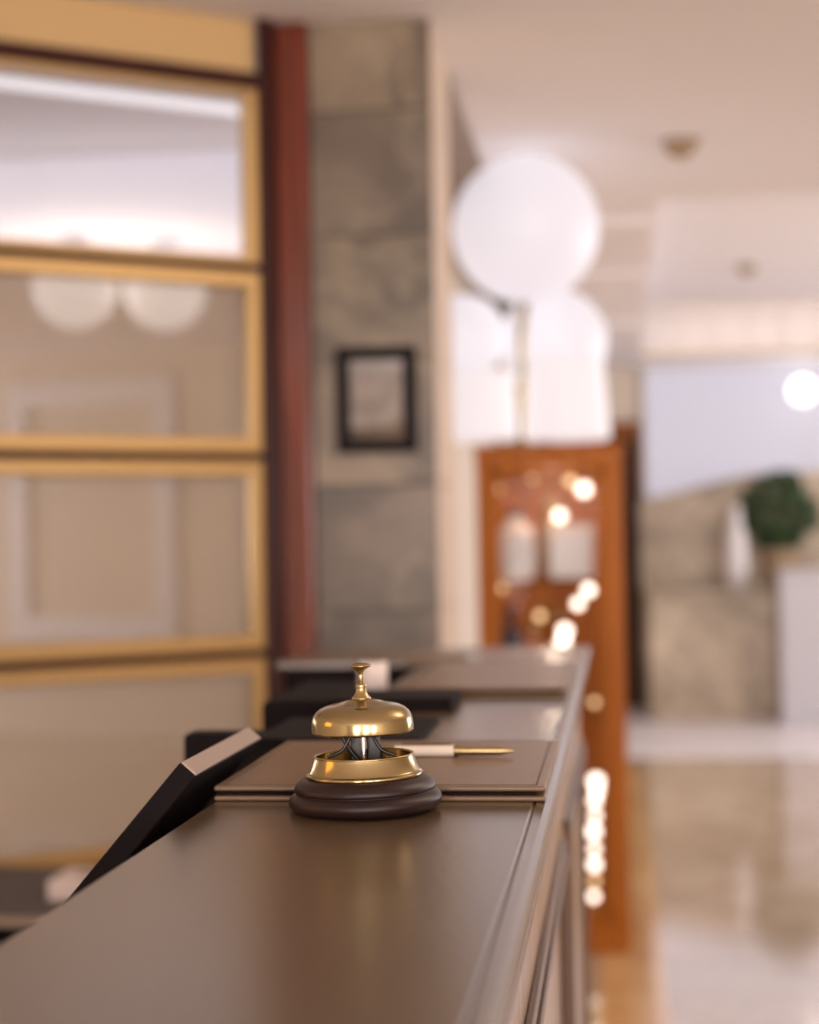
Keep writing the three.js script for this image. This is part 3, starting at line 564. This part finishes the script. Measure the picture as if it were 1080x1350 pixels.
// ---------------------------------------------------------------- ceiling globes mirrored in the partition, downlight, detectors
{
  const n = new THREE.Vector3(-partDir.z, 0, partDir.x);                       // the partition's normal
  const mirror = (px, py, extra) => { // reflect the ray to a pixel in the partition's plane and follow it
    const r = ray(px, py).normalize(), t = n.dot(new THREE.Vector3().subVectors(P0, camera.position)) / n.dot(r);
    const hit = r.clone().multiplyScalar(t).add(camera.position), out = r.reflect(n); return hit.add(out.multiplyScalar(extra));
  };
  for (const [px, py] of [[100, 378], [219, 378]]) {
    const q = mirror(px, py, 3.1), r = 0.168; q.y = Math.min(q.y, CEIL - r - 0.03);
    const g = thing('ceiling_globe_lamp', 'white glass ceiling globe lamp over the lobby', 'lamp', [q.x, q.y, q.z], 0, 'ceiling globes over the lobby');
    obj('lamp_globe', new THREE.SphereGeometry(r, 40, 28), M.globeLit, g);
    keepUV('canopy', lathe([[0, r * 0.96], [0.05, r * 0.96], [0.06, CEIL - q.y - 0.008], [0.06, CEIL - q.y - 0.0005], [0, CEIL - q.y - 0.0005]], 28), M.brass, g);
    const pl = new THREE.PointLight(WARM, 2.0); pl.position.copy(q); pl.castShadow = true; pl.shadow.radius = r / 0.02 * 0.85; scene.add(pl);
  }
  const det = (px, py, y, label) => { const q = onY(px, py, y), d = thing('smoke_detector', label, 'detector', [q.x, y - 0.0005, q.z]); keepUV('housing', lathe([[0, -0.045], [0.03, -0.045], [0.045, -0.036], [0.055, -0.012], [0.055, 0], [0, 0]], 28), M.terracotta, d); keepUV('sensor_tip', lathe([[0, -0.058], [0.012, -0.056], [0.014, -0.045], [0, -0.045]], 16), M.gold, d); };
  det(898, 186, CEIL, 'small tan smoke detector on the plain ceiling');
  det(985, 351, CEIL + 0.33, 'small tan smoke detector inside the ceiling coffer');
  const q = onZ(1058, 515, ZFAR + 0.25);
  const wl = thing('wall_spotlight', 'small round bright spotlight above the plant on the far wall', 'lamp', [q.x, q.y, ZFAR + 0.06]);
  keepUV('bracket', new THREE.CylinderGeometry(0.02, 0.03, 0.14, 20).rotateX(Math.PI / 2).translate(0, 0, 0.07), M.white, wl);
  obj('bulb', new THREE.SphereGeometry(0.09, 24, 16).translate(0, 0, 0.21), M.downlight, wl);
  const pl = new THREE.PointLight(COOL, 0.012); pl.position.set(q.x, q.y, ZFAR + 0.25); pl.castShadow = true; pl.shadow.radius = 2; scene.add(pl);
}

// ---------------------------------------------------------------- plant, vase and pedestal before the far wall
{
  const zp = ZFAR + 1.28, a = onZ(1027, 800, zp), top = onZ(1050, 752, zp).y;
  const pd = thing('white_pedestal', 'tall square white pedestal before the far marble wall', 'pedestal', [a.x, 0.003, zp]);
  obj('shaft', bx(0.01, 0.41, 0.05, top - 0.04, -0.2, 0, 0.006), M.pedestal, pd); obj('base', bx(0, 0.42, 0, 0.05, -0.21, 0.01, 0.006), M.pedestal, pd); obj('capital', bx(0, 0.42, top - 0.04, top, -0.21, 0.01, 0.006), M.pedestal, pd);
  const l0 = onZ(868, 775, ZFAR + 0.3).y, zq = ZFAR + 0.54;
  const p = onZ(1028, 700, zq);
  const pl = thing('potted_plant', 'round dark green bushy plant in a tapered clay pot on the marble ledge', 'plant', [p.x, l0 + 0.0005, zq]);
  const potH = onZ(1028, 724, zq).y - l0;
  keepUV('pot', lathe([[0, 0], [0.09, 0], [0.1, 0.01], [0.15, potH - 0.03], [0.16, potH - 0.03], [0.16, potH], [0.14, potH], [0.13, potH - 0.05], [0, potH - 0.05]], 36), M.terracotta, pl);
  obj('stem', tube([[0, potH - 0.06, 0], [0.01, potH + 0.06, 0], [0, potH + 0.16, 0.01]], 0.014, 12, 8), M.stem, pl);
  const c = new THREE.Vector3(0, onZ(1028, 681, zq).y - l0, 0), leafG = new THREE.BufferGeometry();
  const lg = []; for (const k of [0, 1]) {
    const geos = [];
    for (let i = 0; i < 420; i++) {
      const th = rnd() * Math.PI * 2, ph = Math.acos(2 * rnd() - 1), R = Math.cbrt(0.25 + 0.75 * rnd());
      const q = new THREE.Vector3(Math.sin(ph) * Math.cos(th) * 0.27, Math.cos(ph) * 0.33, Math.sin(ph) * Math.sin(th) * 0.26).multiplyScalar(R);
      q.x *= 1 + 0.15 * noise.noise(q.x * 9, q.y * 9, q.z * 9); if (q.y < -0.1) { q.x *= 0.7; q.z *= 0.7; }
      const g = new THREE.SphereGeometry(1, 6, 4); g.scale(0.021, 0.004, 0.038); g.rotateX(rnd() * 3); g.rotateY(rnd() * 6.3); g.rotateZ(rnd() * 3); g.translate(q.x + c.x, q.y + c.y, q.z + c.z); geos.push(g);
    }
    const f = obj('foliage', geos, k ? M.leafDark : M.leaf, pl); f.userData.kind = 'stuff';
  }
  const zv = zq + 0.3, v = onZ(970, 700, zv), vh = onZ(970, 668, zv).y - l0;
  const vs = thing('white_vase', 'slim white vase on the marble ledge beside the plant', 'vase', [v.x, l0 + 0.0005, zv]);
  keepUV('vase_body', lathe(smoothProfile([[0.05, 0], [0.075, vh * 0.25], [0.07, vh * 0.6], [0.035, vh * 0.88], [0.048, vh]]), 32), M.white, vs);
  keepUV('foot', lathe([[0, 0], [0.055, 0], [0.055, 0.012], [0, 0.012]], 28), M.white, vs);
}

scene.traverse((o) => { if (o.isMesh) { o.castShadow = true; o.receiveShadow = true; } });
renderer.render(scene, camera);
